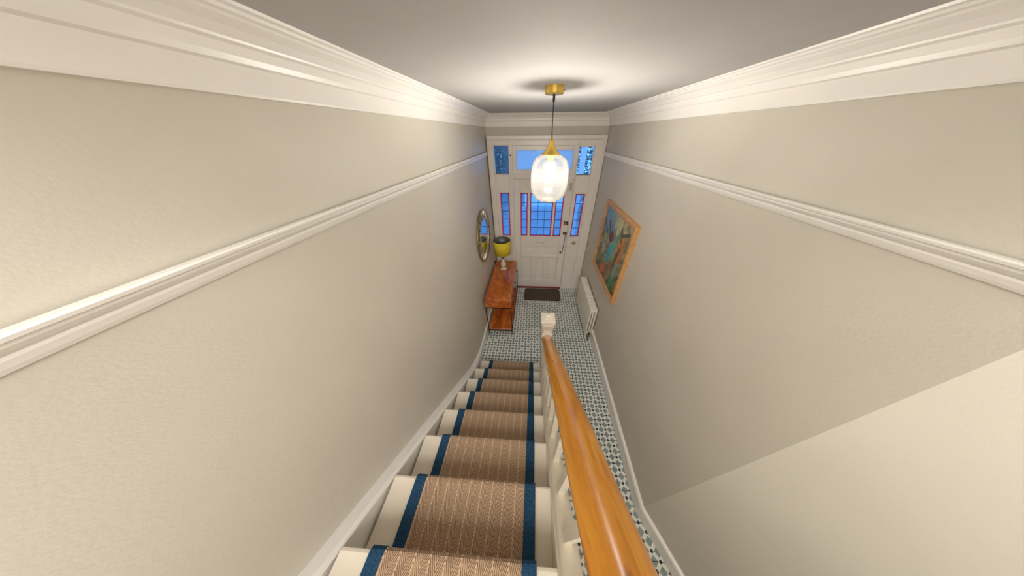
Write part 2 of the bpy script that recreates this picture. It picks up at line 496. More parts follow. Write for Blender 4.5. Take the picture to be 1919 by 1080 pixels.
# picture rails
def rail_profile():
    a, b_ = PR0, PR1
    return [(0, a), (0.006, a), (0.010, a + 0.008), (0.014, a + 0.020), (0.014, a + 0.026), (0.020, a + 0.032), (0.026, a + 0.040), (0.026, a + 0.046), (0.036, a + 0.050), (0.038, b_ - 0.004), (0.034, b_), (0.014, b_), (0.011, b_ - 0.030), (0.0, b_ - 0.030)]
bm = bmesh.new(); sweep(bm, rail_profile(), [(-A, -1.5, 1, 0), (-A, D - 0.03, 1, 0)])
st(link('trim_2', bm, M['white']), 'white grooved picture rail along the left wall above the mirror', 'picture rail')
bm = bmesh.new(); sweep(bm, rail_profile(), [(BX, D - 0.03, -1, 0), (BX, BY, -1, -0.2), (EX, EY, -0.905, -0.425)])
st(link('trim_3', bm, M['white']), 'white picture rail along the right wall above the painting', 'picture rail')
# baseboards
H = 0.205
bprof = [(0, 0), (0.018, 0), (0.018, H - 0.050), (0.026, H - 0.044), (0.030, H - 0.030), (0.028, H - 0.016), (0.020, H - 0.004), (0.010, H), (0, H)]
bm = bmesh.new(); sweep(bm, bprof, [(BX, D - 0.03, -1, 0), (BX, BY, -1, -0.2), (EX, EY, -0.905, -0.425), (EX, EY - 0.8, -1, 0)])
st(link('baseboard_right', bm, M['white']), 'tall white skirting board along the right wall, bending outwards at the near corner', 'skirting board')
# left: floor skirting + stair string that sweeps up the wall
bm = bmesh.new()
def top_line(y):
    s = nose(y) + 0.012
    if y > 1.95: return H
    if y > 1.45:
        k = (1.95 - y) / 0.5
        return H * (1 - k) + (nose(1.45) + 0.012) * k * k * 0.5 + (s if s > H else H) * (k - k * k * 0.5) if False else max(H, H + (nose(1.45) + 0.012 - H) * k * k * 0.55 + (nose(1.45) + 0.012 - H) * 0.45 * k)
    return s
ys = [D - 0.03, 3.0, 2.2] + [1.95 - i * 0.05 for i in range(11)] + [1.2, 0.9, 0.6, 0.3, 0, -0.5, -1.2]
rings = []
for y in ys:
    zt = top_line(y)
    k = min(1, max(0, (1.95 - y) / 0.5))
    wd = 0.022 + 0.047 * k
    cap = 0.03
    prof = [(0, max(0, zt - 0.6)), (wd - 0.012, max(0, zt - 0.6)), (wd - 0.012, zt - cap), (wd, zt - cap + 0.004), (wd - 0.002, zt - 0.016), (wd - 0.016, zt - 0.003), (0.006, zt), (0, zt - 0.002)]
    rings.append([bm.verts.new((-A + d, y, z)) for d, z in prof])
for a, b_ in zip(rings, rings[1:]):
    for q in range(8): bm.faces.new((a[q], b_[q], b_[(q + 1) % 8], a[(q + 1) % 8]))
bm.faces.new(rings[0]); bm.faces.new(rings[-1])
st(link('baseboard_left', bm, M['white']), 'white skirting board that climbs the left wall beside the stair treads', 'skirting board')

# ------------------------------------------------------------------ entrance: surround, windows, door
FY = D - 0.035      # face of the surround
sur = st(empty('trim_4', (0, D, 0)), 'white wooden door surround with sidelights and top lights filling the end wall', 'door surround')
def sb(name, x0, x1, z0, z1, y0=FY, y1=D + 0.07, bev=0.004, m='doorwhite', parent=sur):
    bm = bmesh.new(); box(bm, x0, x1, y0 - D, y1 - D, z0, z1, bev)
    return link(name, bm, M[m], parent)
DL, DR, DT = -0.385, 0.652, 2.325          # door opening
e = 0.001
# outer posts, mullions and rails
sb('post', -A + 0.012, -0.690, 0, 2.90)
sb('gap_shadow_strip', -A + 0.001, -A + 0.0115, 0, 2.90, y0=FY + 0.05, m='bronze', bev=0)  # dark-coloured strip painting in the shadow of the gap beside the left wall
sb('post', 0.905, BX - 0.005, 0, 2.90)
sb('mullion', -0.443, DL, 0, 2.90)
sb('mullion', DR, 0.668, 0, 2.90)
sb('head_rail', -0.690 + e, -0.443 - e, 2.806, 2.90); sb('head_rail', 0.668 + e, 0.905 - e, 2.786, 2.90)
sb('head_rail', DL + e, DR - e, 2.80, 2.90)
sb('transom', DL + e, DR - e, DT + 0.004, DT + 0.075, y0=FY - 0.012)
sb('transom', -0.690 + e, -0.443 - e, 2.102, 2.39); sb('transom', 0.668 + e, 0.905 - e, 2.092, 2.376)
# architrave moulding (proud steps around the outside)
for x0, x1, z0, z1 in ((-A + 0.018, -A + 0.050, 0, 2.93), (BX - 0.045, BX - 0.006, 0, 2.93)):
    sb('architrave', x0, x1, z0, z1, y0=FY - 0.022, y1=FY - 0.0005, bev=0.006)
sb('architrave', -A + 0.046, BX - 0.046, 2.875, 2.93, y0=FY - 0.022, y1=FY - 0.0005, bev=0.006)
sb('architrave', -A + 0.06, BX - 0.06, 2.855, 2.872, y0=FY - 0.010, y1=FY - 0.0005, bev=0.004)
sb('architrave', -A + 0.005, BX - 0.005, 2.9005, 2.915, y0=FY, y1=D + 0.11, bev=0.002)
# lower part of the side panels
def panel_side(x0, x1):
    sb('side_panel', x0 + e, x1 - e, 0, 1.286, y0=FY + 0.014)
    sb('panel_rail', x0 + e, x1 - e, 1.075, 1.2865, y0=FY + 0.0005, y1=FY + 0.0135)
    sb('panel_rail', x0 + e, x1 - e, 0.80, 0.88, y0=FY + 0.0005, y1=FY + 0.0135)
    sb('panel_rail', x0 + e, x1 - e, 0.0, 0.195, y0=FY + 0.0005, y1=FY + 0.0135)
    for z0, z1 in ((0.88, 1.075), (0.195, 0.80)):
        for q in (x0 + 0.002, x1 - 0.026): sb('panel_stile', q, q + 0.024, z0 + e, z1 - e, y0=FY + 0.001, y1=FY + 0.0135, bev=0.003)
        sb('raised_panel', x0 + 0.045, x1 - 0.045, z0 + 0.025, z1 - 0.025, y0=FY + 0.008, y1=FY + 0.0135, bev=0.004)
panel_side(-0.690, -0.443); panel_side(0.668, 0.905)
# small fittings of the surround
def ring_knob():
    bm = bmesh.new(); lathe(bm, [(0.0, 0), (0.040, 0), (0.040, -0.006), (0.030, -0.010), (0.026, -0.007), (0.012, -0.007), (0.010, -0.022), (0.0, -0.024)][1:-1], 24, (0.805, FY - D, 1.165), axis='Y')
    tag(link('bell_plate', bm, M['ringbrass'], sur, True), 'round cream brass plate')
ring_knob()
bm = bmesh.new(); lathe(bm, [(0.012, 0), (0.012, -0.02), (0.006, -0.026)], 12, (-0.412, FY - D, 2.67), axis='Y')
tag(link('window_catch', bm, M['bronze'], sur), 'small bronze catch')
sb('threshold', DL + 0.002, DR - 0.002, -0.004, 0.012, y0=FY - 0.03, y1=D + 0.07, m='threshold', bev=0.003)

def cames(bm, x0, x1, z0, z1, nx, nz, y, wd=0.007):
    for i in range(1, nx):
        x = x0 + (x1 - x0) * i / nx; box(bm, x - wd / 2, x + wd / 2, y - 0.005, y + 0.005, z0, z1)
    for j in range(1, nz):
        z = z0 + (z1 - z0) * j / nz; box(bm, x0, x1, y - 0.0055, y + 0.0055, z - wd / 2, z + wd / 2)

def leaded(parent, x0, x1, z0, z1, nx, nz, y, name='leaded_light', bw=0.017):
    """lead cames + red border strips + single panes, all local to y"""
    bm = bmesh.new(); cames(bm, x0 + bw, x1 - bw, z0 + bw, z1 - bw, nx, nz, y)
    for a, b_ in ((x0 + bw - 0.002, x0 + bw + 0.002), (x1 - bw - 0.002, x1 - bw + 0.002)):
        box(bm, a, b_, y - 0.006, y + 0.006, z0, z1)
    for a, b_ in ((z0 + bw - 0.002, z0 + bw + 0.002), (z1 - bw - 0.002, z1 - bw + 0.002)):
        box(bm, x0, x1, y - 0.0065, y + 0.0065, a, b_)
    fr = link(name, bm, M['lead'], parent)
    for a, b_, c, d in ((x0, x0 + bw, z0, z1), (x1 - bw, x1, z0, z1), (x0 + bw, x1 - bw, z0, z0 + bw), (x0 + bw, x1 - bw, z1 - bw, z1)):
        s = bx('border_strip', M['red'], a, b_, y - 0.003, y + 0.003, c, d, fr)
    wx, wz = (x1 - x0 - 2 * bw) / nx, (z1 - z0 - 2 * bw) / nz
    first = None
    for i in range(nx):
        for j in range(nz):
            cx, cz = x0 + bw + wx * (i + .5), z0 + bw + wz * (j + .5)
            if first is None:
                bm = bmesh.new()
                box(bm, -wx / 2 + .001, wx / 2 - .001, -.002, .002, -wz / 2 + .001, wz / 2 - .001)
                first = link('pane', bm, M['leadedglass'], fr, loc=(cx, y, cz))
            else: inst(first, fr, (cx, y, cz))
    return fr

def beads(name, parent, x0, x1, z0, z1, y0, y1, wd=0.012, m='doorwhite'):
    """one mitred bead frame around an opening (the bead lies inside x0..x1, z0..z1)"""
    bm = bmesh.new()
    for (a, b_, c, d) in ((x0, x0 + wd, z0, z1), (x1 - wd, x1, z0, z1), (x0 + wd, x1 - wd, z0, z0 + wd), (x0 + wd, x1 - wd, z1 - wd, z1)):
        box(bm, a, b_, y0, y1, c, d, 0.002)
    return link(name, bm, M[m], parent)

def window(n, x0, x1, z0, z1, kind, label):
    o = st(empty('window_%d' % n, ((x0 + x1) / 2, D + 0.01, z0)), label, 'window')
    X, Z = (x1 - x0) / 2, z1 - z0
    if kind == 'leaded':
        leaded(o, -X + e, X - e, e, Z - e, 1, 5, 0.0)
    elif kind == 'clear':
        beads('sash_bead', o, -X + e, X - e, e, Z - e, -0.012, 0.012, 0.008)
        bx('pane', M['clear'], -X + 0.008, X - 0.008, -0.002, 0.002, 0.008, Z - 0.008, o)
        bx('lower_bead', M['bronze'], -X + 0.009, X - 0.009, -0.012, -0.003, 0.009, 0.018, o)
    else:
        beads('sash_frame', o, -X + e, X - e, e, Z - e, -0.034, 0.02, 0.058)
        beads('sash_bead', o, -X + 0.0585, X - 0.0585, 0.0585, Z - 0.0585, -0.022, 0.01, 0.008)
        bx('pane', M['frosted'], -X + 0.062, X - 0.062, -0.002, 0.002, 0.062, Z - 0.062, o)
        bm = bmesh.new(); lathe(bm, [(0.010, 0), (0.012, -0.014), (0.006, -0.02)], 12, (-0.0, -0.036, Z - 0.028), axis='Y')
        link('catch', bm, M['white'], o)
    return o
window(1, -0.690, -0.443, 2.390, 2.806, 'clear', 'upper left window over the sidelight, showing blue dusk and branches')
window(2, DL, DR, 2.400, 2.800, 'frosted', 'frosted fanlight over the door, partly behind the pendant lamp')
window(3, 0.668, 0.905, 2.376, 2.786, 'clear', 'upper right window over the sidelight, with a pale post outside')
window(4, -0.629, -0.464, 1.288, 2.100, 'leaded', 'narrow leaded sidelight with red border left of the door')
window(5, 0.716, 0.876, 1.288, 2.090, 'leaded', 'narrow leaded sidelight with red border right of the door')
for x0, x1, z0, z1 in ((-0.690, -0.629, 1.287, 2.101), (-0.464, -0.443, 1.287, 2.101), (0.668, 0.716, 1.287, 2.091), (0.876, 0.905, 1.287, 2.091)):
    sb('sidelight_stile', x0 + e, x1 - e, z0, z1, y0=FY + 0.01)

door = st(empty('door_1', (0, D, 0)), 'wide white front door with leaded glass above three tall panels', 'door')
DY0 = -0.018     # face of the door leaf (local y)
def db(name, x0, x1, z0, z1, y0=DY0, y1=0.03, bev=0.003, m='doorwhite', parent=door):
    bm = bmesh.new(); box(bm, x0, x1, y0, y1, z0, z1, bev); return link(name, bm, M[m], parent)
l, r = DL + 0.004, DR - 0.004
db('stile', l, -0.262, 0.014, DT); db('stile', 0.522, r, 0.014, DT)
db('top_rail', -0.262 + e, 0.522 - e, 2.10, DT)
db('lock_rail', -0.262 + e, 0.522 - e, 1.065, 1.286)
db('glazing_bar', -0.130, -0.086, 1.287, 2.099); db('glazing_bar', 0.336, 0.372, 1.287, 2.099)
db('moulded_ledge', -0.262 + e, 0.522 - e, 0.812, 0.868, y0=DY0 - 0.018, bev=0.008)
db('middle_rail', -0.262 + e, 0.522 - e, 0.80, 0.882)
db('bottom_rail', -0.262 + e, 0.522 - e, 0.014, 0.205)
db('backing', -0.262 + e, 0.522 - e, 0.206, 0.799, y0=0.014); db('backing', -0.262 + e, 0.522 - e, 0.883, 1.064, y0=0.014)
db('muntin', -0.022, 0.040, 0.206, 0.799, y1=0.0135); db('muntin', 0.240, 0.306, 0.206, 0.799, y1=0.0135)
for x0, x1, z0, z1 in ((-0.261, -0.022, 0.206, 0.799), (0.040, 0.240, 0.206, 0.799), (0.306, 0.521, 0.206, 0.799), (-0.261, 0.521, 0.884, 1.063)):
    beads('panel_moulding', door, x0 + e, x1 - e, z0 + e, z1 - e, DY0 + 0.008, 0.0135, 0.012)
    db('raised_panel', x0 + 0.035, x1 - 0.035, z0 + 0.035, z1 - 0.035, y0=0.002, y1=0.0135, bev=0.005)
leaded(door, -0.261, -0.131, 1.288, 2.098, 1, 5, 0.005)
leaded(door, -0.085, 0.335, 1.288, 2.098, 3, 5, 0.005)
leaded(door, 0.373, 0.521, 1.288, 2.098, 1, 5, 0.005)
# letter box
lb = bx('letterbox', M['ringbrass'], 0.070, 0.212, DY0 - 0.007, DY0 - 0.0005, 1.118, 1.158, door, 0.003)
bx('flap', M['white'], 0.082, 0.200, DY0 - 0.011, DY0 - 0.0075, 1.124, 1.150, lb, 0.002)
# night latch, lock, chain, knob
nl = bx('night_latch', M['bronze'], 0.565, 0.640, DY0 - 0.040, DY0 - 0.0005, 1.535, 1.600, door, 0.006)
bm = bmesh.new(); lathe(bm, [(0.017, 0), (0.017, -0.018), (0.012, -0.022)], 16, (0.590, DY0 - 0.0405, 1.568), axis='Y'); link('turn_knob', bm, M['ringbrass'], nl)
lk = bx('rim_lock', M['bronze'], 0.570, 0.640, DY0 - 0.030, DY0 - 0.0005, 1.335, 1.382, door, 0.005)
bm = bmesh.new(); lathe(bm, [(0.010, 0), (0.012, -0.015), (0.007, -0.02)], 12, (0.592, DY0 - 0.0305, 1.358), axis='Y'); link('turn_knob', bm, M['ringbrass'], lk)
bm = bmesh.new()
for k in range(26):
    z = 1.355 - k * 0.0165
    x = 0.625 - 0.0012 * k
    bmesh.ops.create_uvsphere(bm, u_segments=6, v_segments=4, radius=0.0085, matrix=Matrix.Translation((x, DY0 - 0.022, z)) @ Matrix.Scale(1.3, 4, (0, 0, 1)) @ Matrix.Scale(.55 if k % 2 else 1, 4, (1, 0, 0)))
tag(link('security_chain', bm, M['bronze'], door), 'dark hanging door chain')
bm = bmesh.new(); lathe(bm, [(0.016, 0), (0.016, -0.004), (0.008, -0.008), (0.008, -0.03), (0.018, -0.036), (0.018, -0.048), (0.008, -0.054)], 16, (0.560, DY0 - 0.0005, 0.945), axis='Y')
tag(link('door_knob', bm, M['bronze'], door, True), 'small dark bronze door knob')
ab = bx('alarm_contact', M['doorwhite'], 0.575, 0.640, DY0 - 0.022, DY0 - 0.0005, 2.13, 2.29, door, 0.004)
bx('cover_plate', M['ringbrass'], 0.588, 0.627, DY0 - 0.025, DY0 - 0.0225, 2.15, 2.27, ab, 0.001)

# ------------------------------------------------------------------ outside the door: path, garden wall, porch post, bare trees, hedge
st(bx('ground_outside', M['stone'], -5, 5, D + 0.14, 11, -0.3, -0.12), 'stone path outside the front door', 'ground')
tag(bx('garden_wall', M['stone'], -4.5, 4.5, 7.0, 7.2, -0.12, 0.9), 'low stone garden wall seen faintly beyond the door glass', 'wall')
po = empty('porch_post', (0.93, 4.75, -0.12), 'pale porch post standing outside the upper right window', 'post')
bm = bmesh.new(); box(bm, -.05, .05, -.05, .05, 0, 3.6, .008); link('shaft', bm, M['white'], po)
bm = bmesh.new(); box(bm, -.08, .08, -.08, .08, 0, .2, .01); link('plinth', bm, M['white'], po)
bm = bmesh.new(); box(bm, -.1, .1, -.3, .1, 3.6, 3.72, .01); link('capital', bm, M['white'], po)
def bare_tree(x, y, h, seed, label):
    rd = random.Random(seed)
    o = empty('bare_tree', (x, y, -0.12), label, 'tree')
    bm = bmesh.new(); tube(bm, [(0, 0, 0), (0.03, 0, h * .25), (-0.02, 0.02, h * .5)], [0.10, 0.08, 0.065]); link('trunk', bm, M['bark'], o)
    bm = bmesh.new()
    def grow(p, d, L, r, n):
        q = p + d * L
        tube(bm, [p, (p + q) / 2 + Vector((rd.uniform(-.04, .04),) * 3), q], [r, r * .8, r * .6], 5)
        if n:
            for _ in range(3):
                dd = (d + Vector((rd.uniform(-.8, .8), rd.uniform(-.6, .6), rd.uniform(-.2, .6)))).normalized()
                grow(q, dd, L * rd.uniform(.6, .8), r * .6, n - 1)
    for _ in range(4):
        grow(Vector((-0.02, 0.02, h * .5)), Vector((rd.uniform(-.7, .7), rd.uniform(-.5, .5), 1)).normalized(), h * .17, .05, 4)
    link('branches', bm, M['bark'], o)
bare_tree(-1.75, 5.9, 4.6, 3, 'bare tree outside the upper left window')
bare_tree(2.0, 6.3, 4.8, 8, 'bare tree outside the upper right window')
nbh = empty('neighbouring_house', (-2.3, 9.5, -0.12), 'pale house across the street seen through the upper left window', 'building')
bx('house_wall', M['brick'], -1.8, 1.8, 0, 1, 0, 3.0, nbh)
bx('window_sill', M['white'], -1.2, 1.4, -0.08, 0, 2.7, 2.78, nbh)
for i_, (a_, b_) in enumerate(((-0.9, -0.3), (0.3, 0.9), (1.2, 1.6))):
    fr_ = bx('house_window', M['white'], a_, b_, -0.06, -0.001, 1.55, 2.45, nbh)
    bx('pane', M['leaf'], a_ + .06, b_ - .06, -0.065, -0.0605, 1.62, 1.98, fr_); bx('pane', M['leaf'], a_ + .06, b_ - .06, -0.065, -0.0605, 2.04, 2.39, fr_)
def bush(x, y, z0, z1, wdt, seed, label):
    rd_ = random.Random(seed)
    o_ = empty('tall_shrub', (x, y, -0.12), label, 'shrub')
    bm_ = bmesh.new(); tube(bm_, [(0, 0, 0), (.03, 0, z0), (0, 0, z1 * .8)], [.04, .03, .015]); link('stem', bm_, M['bark'], o_)
    bm_ = bmesh.new()
    for _ in range(900):
        p_ = Vector((rd_.gauss(0, wdt * .45), rd_.gauss(0, wdt * .3), rd_.uniform(z0, z1)))
        a1 = Vector((rd_.uniform(-1, 1), rd_.uniform(-1, 1), rd_.uniform(-1, 1))).normalized() * .05
        a2 = a1.orthogonal().normalized() * .025
        bm_.faces.new([bm_.verts.new(p_ + v_) for v_ in (a1, a2, -a1, -a2)])
    tag(link('foliage', bm_, M['leaf'], o_), kind='stuff')
bush(1.15, 5.9, .9, 2.9, .38, 4, 'leafy shrub outside the upper right window beside the porch post')
bush(-1.05, 6.3, .9, 2.75, .30, 5, 'leafy shrub outside the upper left window')

# ------------------------------------------------------------------ staircase
stair = empty('staircase', (0, Y1, 0), 'straight flight of cream painted stairs descending beside the left wall', 'staircase')
SL, SR = -0.724, 0.125
NST = 12
def S(p): return (p[0], p[1] - Y1, p[2])
bm = bmesh.new()
# tread with rounded nosing (profile in y,z)
prof = [(-GO - 0.0, -0.026), (0.0 - 0.024, -0.026), (-0.012, -0.030), (-0.003, -0.024), (0.002, -0.014), (0.0, -0.005), (-0.008, 0.0), (-GO - 0.0, 0.0)]
prism(bm, prof, lambda p, a: (a, p[0], p[1]), SL, SR)
tread = link('tread', bm, M['cream'], stair)
bm = bmesh.new(); box(bm, SL, SR, -0.042, -0.024, -RISE + 0.0005, -0.0265); riser = link('riser', bm, M['cream'], stair)
for i in range(NST):
    for o_, n in ((tread, 'tread'), (riser, 'riser')):
        c = o_ if i == 0 else inst(o_, stair)
        c.location = (0, -i * GO, RISE * (i + 1))
# outer closed string with capping, and spandrel panel beneath
SI, SO = 0.1255, 0.212
def slab(bm, x0, x1, dz0, dz1, ya, yb):
    prism(bm, [(ya, nose(ya) + dz0), (yb, nose(yb) + dz0), (yb, nose(yb) + dz1), (ya, nose(ya) + dz1)], lambda p, a: (a, p[0] - Y1, p[1]), x0, x1)
YN = 1.505
bm = bmesh.new(); slab(bm, 0.142, 0.196, -0.32, 0.028, YN, -1.25); link('string_board', bm, M['cream'], stair)
bm = bmesh.new(); slab(bm, SI, 0.1415, -0.24, 0.012, YN, -1.25); link('inner_string', bm, M['cream'], stair)
bm = bmesh.new(); slab(bm, 0.136, SO, 0.0285, 0.046, YN, -1.25)
bmesh.ops.bevel(bm, geom=list(bm.edges), offset=0.004, segments=2, affect='EDGES')
link('string_capping', bm, M['cream'], stair)
bm = bmesh.new()
prism(bm, [(YN, 0), (-1.25, 0), (-1.25, nose(-1.25) - 0.32), (YN - 0.02, nose(YN) - 0.321), (YN, 0.02)], lambda p, a: (a, p[0] - Y1, p[1]), 0.150, 0.186)
link('spandrel_panel', bm, M['cream'], stair)

# ------------------------------------------------------------------ balustrade
bal = empty('balustrade', (0.165, 1.58, 0), 'stair balustrade with honey-coloured wooden handrail, cream balusters and newel post', 'balustrade')
XR = 0.186
def hr(y): return nose(y) + 0.652
# handrail along its own axis
Pa, Pb = Vector((XR + 0.002, 1.515, hr(1.515))), Vector((XR - 0.003, -1.3, hr(-1.3)))
L = (Pb - Pa).length
bm = bmesh.new()
sect = []
for k in range(28):
    a = 2 * PI * k / 28
    x = 0.0655 * math.cos(a); z = 0.052 * math.sin(a)
    if z < 0: x *= 1 - 0.32 * (-z / 0.052) ** 1.5
    sect.append((x, z))
N = 60
rings = [[bm.verts.new((x + 0.0012 * math.sin(j * .7), L * j / N, z)) for x, z in sect] for j in range(N + 1)]
for a, b_ in zip(rings, rings[1:]):
    for k in range(28): bm.faces.new((a[k], a[(k + 1) % 28], b_[(k + 1) % 28], b_[k]))
bm.faces.new(rings[0]); bm.faces.new(rings[-1])
hro = link('handrail', bm, M['rail'], bal, True)
yv = (Pb - Pa).normalized(); xv = Vector((-1, 0, 0)); zv = xv.cross(yv).normalized()
if zv.z < 0: xv = -xv; zv = -zv
xv = yv.cross(zv).normalized()
mw = Matrix((xv, yv, zv)).transposed().to_4x4(); mw.translation = Pa - Vector(bal.location)
hro.matrix_local = mw
tag(hro, 'honey-coloured varnished wooden handrail')
# balusters, square
for k, y in enumerate([1.43 - 0.1525 * i for i in range(18)]):
    z0 = nose(y) + 0.046; z1 = hr(y) - 0.03
    bm = bmesh.new()
    h_ = 0.017
    vs = []
    for (sx, sy) in ((-1, -1), (1, -1), (1, 1), (-1, 1)):
        yy = y + sy * h_
        vs.append((bm.verts.new((sx * h_, sy * h_, nose(yy) + 0.0462)), bm.verts.new((sx * h_, sy * h_, hr(yy) - 0.03))))
    for q in range(4):
        a, b_ = vs[q], vs[(q + 1) % 4]; bm.faces.new((a[0], b_[0], b_[1], a[1]))
    bm.faces.new([v[0] for v in vs]); bm.faces.new([v[1] for v in vs])
    o = link('baluster', bm, M['cream'], bal)
    o.location = (0.172 - 0.165, y - 1.58, 0)
# newel
nw = empty('newel_post', (0.022, 0, 0)); nw.parent = bal
def nbx(name, hw, z0, z1, bev=0.003, m='cream', hw2=None):
    bm = bmesh.new(); box(bm, -hw, hw, -hw, hw, z0, z1, 0)
    if hw2 is not None:
        for v in bm.verts:
            if v.co.z > (z0 + z1) / 2: v.co.x *= hw2 / hw; v.co.y *= hw2 / hw
    if bev: bmesh.ops.bevel(bm, geom=list(bm.edges), offset=bev, segments=2, affect='EDGES')
    return link(name, bm, M[m], nw)
nbx('shaft', 0.043, 0, 0.86, 0.005)
nbx('upper_block', 0.066, 0.86, 1.06, 0.006)
bm = bmesh.new()
pr = [(0.066, 1.06), (0.060, 1.075), (0.048, 1.10), (0.044, 1.125), (0.050, 1.165), (0.062, 1.20), (0.066, 1.225), (0.062, 1.24), (0.064, 1.262)]
rings = [[bm.verts.new((sx * r_, sy * r_, z)) for sx, sy in ((-1, -1), (1, -1), (1, 1), (-1, 1))] for r_, z in pr]
for a, b_ in zip(rings, rings[1:]):
    for q in range(4): bm.faces.new((a[q], a[(q + 1) % 4], b_[(q + 1) % 4], b_[q]))
bm.faces.new(rings[0]); bm.faces.new(rings[-1])
link('neck', bm, M['cream'], nw)
nbx('cap', 0.078, 1.262, 1.302, 0.005)
nbx('cap_step', 0.058, 1.3022, 1.318, 0.002); nbx('cap_step', 0.040, 1.3182, 1.333, 0.002); nbx('cap_pyramid', 0.024, 1.3332, 1.349, 0, 'cream', 0.006)

# ------------------------------------------------------------------ stair runner
XL, XRR = -0.602, 0.047
run = empty('stair_runner', (0, Y1, 0), 'brown herringbone stair runner with pale stripes and navy blue edging', 'carpet')
path = [(Y1 + 0.034 - 0.06, 0.002)]     # (y, z) surface path from the floor upwards
th = 0.009
path = []
for i in range(NST):
    yn = Y1 - i * GO; zt = RISE * (i + 1)
    base = zt - RISE + (0.001 if i == 0 else 0.0012)
    path.append((yn - 0.0235 + th * .5, base + (0.0 if i == 0 else th)))
    path.append((yn - 0.0225 + th * .5, zt - 0.045))
    for k in range(6):
        a = -PI / 2 + PI * k / 5 * 1.0
        path.append((yn - 0.010 + (0.013 + th) * math.cos(a), zt - 0.0145 + (0.0155 + th) * math.sin(a)))
    path.append((yn - GO * .5, zt + th * 1.0))
def ribbon(name, x0, x1, m, th_=0.009, lift=0.0, nx=1):
    bm = bmesh.new(); uv = bm.loops.layers.uv.new('UVMap')
    s = 0; prev = None; rows = []
    n = len(path)
    for i, (y, z) in enumerate(path):
        y0, z0 = path[max(i - 1, 0)]; y1, z1 = path[min(i + 1, n - 1)]
        d = Vector((y1 - y0, z1 - z0)).normalized(); nrm = Vector((-d.y, d.x))
        if nrm.dot(Vector((1, 1))) < 0: nrm = -nrm
        if prev: s += math.hypot(y - prev[0], z - prev[1])
        prev = (y, z)
        top = [bm.verts.new((x0 + (x1 - x0) * k / nx, y - Y1 + nrm.x * lift, z + nrm.y * lift)) for k in range(nx + 1)]
        bot = [bm.verts.new((x0 + (x1 - x0) * k / nx, y - Y1 - nrm.x * th_ * .8, z - nrm.y * th_ * .8)) for k in range(nx + 1)]
        rows.append((top, bot, s))
    for (t0, b0, s0), (t1, b1, s1) in zip(rows, rows[1:]):
        for k in range(nx):
            f = bm.faces.new((t0[k], t0[k + 1], t1[k + 1], t1[k]))
            for l_, (vx, sv) in zip(f.loops, ((t0[k], s0), (t0[k + 1], s0), (t1[k + 1], s1), (t1[k], s1))): l_[uv].uv = (vx.co.x - XL, sv)
        bm.faces.new((b0[0], t0[0], t1[0], b1[0])); bm.faces.new((t0[-1], b0[-1], b1[-1], t1[-1]))
    return link(name, bm, m, run)
BWD = 0.056
ribbon('runner_body', XL + BWD - 0.001, XRR - BWD + 0.001, M['runner'])
for a, b_ in ((XL, XL + BWD), (XRR - BWD, XRR)):
    tag(ribbon('edging', a, b_, M['border'], lift=0.0022), 'navy blue woollen edging')

# ------------------------------------------------------------------ console table
ct = empty('console_table', (-0.545, 2.97, 0), 'orange-brown wooden console table with black metal legs and low shelf', 'table')
cx, cy = 0.205, 0.60       # half sizes
ZT = 0.835
def cb(name, x0, x1, y0, y1, z0, z1, m='console', bev=0.004, parent=ct): return bx(name, M[m], x0, x1, y0, y1, z0, z1, parent, bev)
cb('table_top', -cx, cx, -cy, cy, ZT - 0.022, ZT)
cb('end_panel', -cx, cx, -cy, -cy + 0.02, ZT - 0.180, ZT - 0.0225); cb('end_panel', -cx, cx, cy - 0.02, cy, ZT - 0.180, ZT - 0.0225)
cb('back_panel', -cx, -cx + 0.018, -cy + 0.0205, cy - 0.0205, ZT - 0.180, ZT - 0.0225)
cb('case_bottom', -cx + 0.0185, cx - 0.022, -cy + 0.0205, cy - 0.0205, ZT - 0.180, ZT - 0.165)
for k in range(3):
    y0 = -cy + 0.024 + k * 0.3847
    d = cb('drawer', cx - 0.020, cx + 0.002, y0, y0 + 0.380, ZT - 0.176, ZT - 0.026)
    bm = bmesh.new(); lathe(bm, [(0.008, 0), (0.006, 0.012), (0.014, 0.018), (0.014, 0.026), (0.006, 0.03)], 14, (cx + 0.0025, y0 + 0.19, ZT - 0.1), axis='X')
    link('knob', bm, M['black'], d)
for sx in (-1, 1):
    for sy in (-1, 1):
        cb('leg', sx * cx - 0.0 + (-0.004 if sx > 0 else -0.008), sx * cx + (0.008 if sx > 0 else 0.004), sy * cy + (-0.008 if sy < 0 else -0.004) - 0.001 * sy, sy * cy + (0.004 if sy < 0 else 0.008), 0, ZT - 0.181, 'black', 0.001)
for sy in (-1, 1):
    cb('stretcher', -cx + 0.005, cx - 0.005, sy * cy - 0.006, sy * cy + 0.006, 0.100, 0.112, 'black', 0.001)
    cb('stretcher', -cx + 0.005, cx - 0.005, sy * cy - 0.006, sy * cy + 0.006, ZT - 0.193, ZT - 0.181, 'black', 0.001)
for sx in (-1, 1):
    cb('stretcher', sx * cx - 0.006, sx * cx + 0.006, -cy + 0.008, cy - 0.008, 0.100, 0.112, 'black', 0.001)
cb('lower_shelf', -cx + 0.004, cx - 0.004, -cy + 0.004, cy - 0.004, 0.1125, 0.140)
bm = bmesh.new(); tube(bm, [(-.225, -.36, .74), (-.23, -.38, .45), (-.225, -.42, .30), (-.22, -.44, .20), (-.225, -.40, .05), (-.23, -.3, .006)], 0.005, 6)
c = link('power_cord', bm, M['white'], None); c.location = ct.location
tag(c, 'white electric cord hanging behind the console table', 'cord')

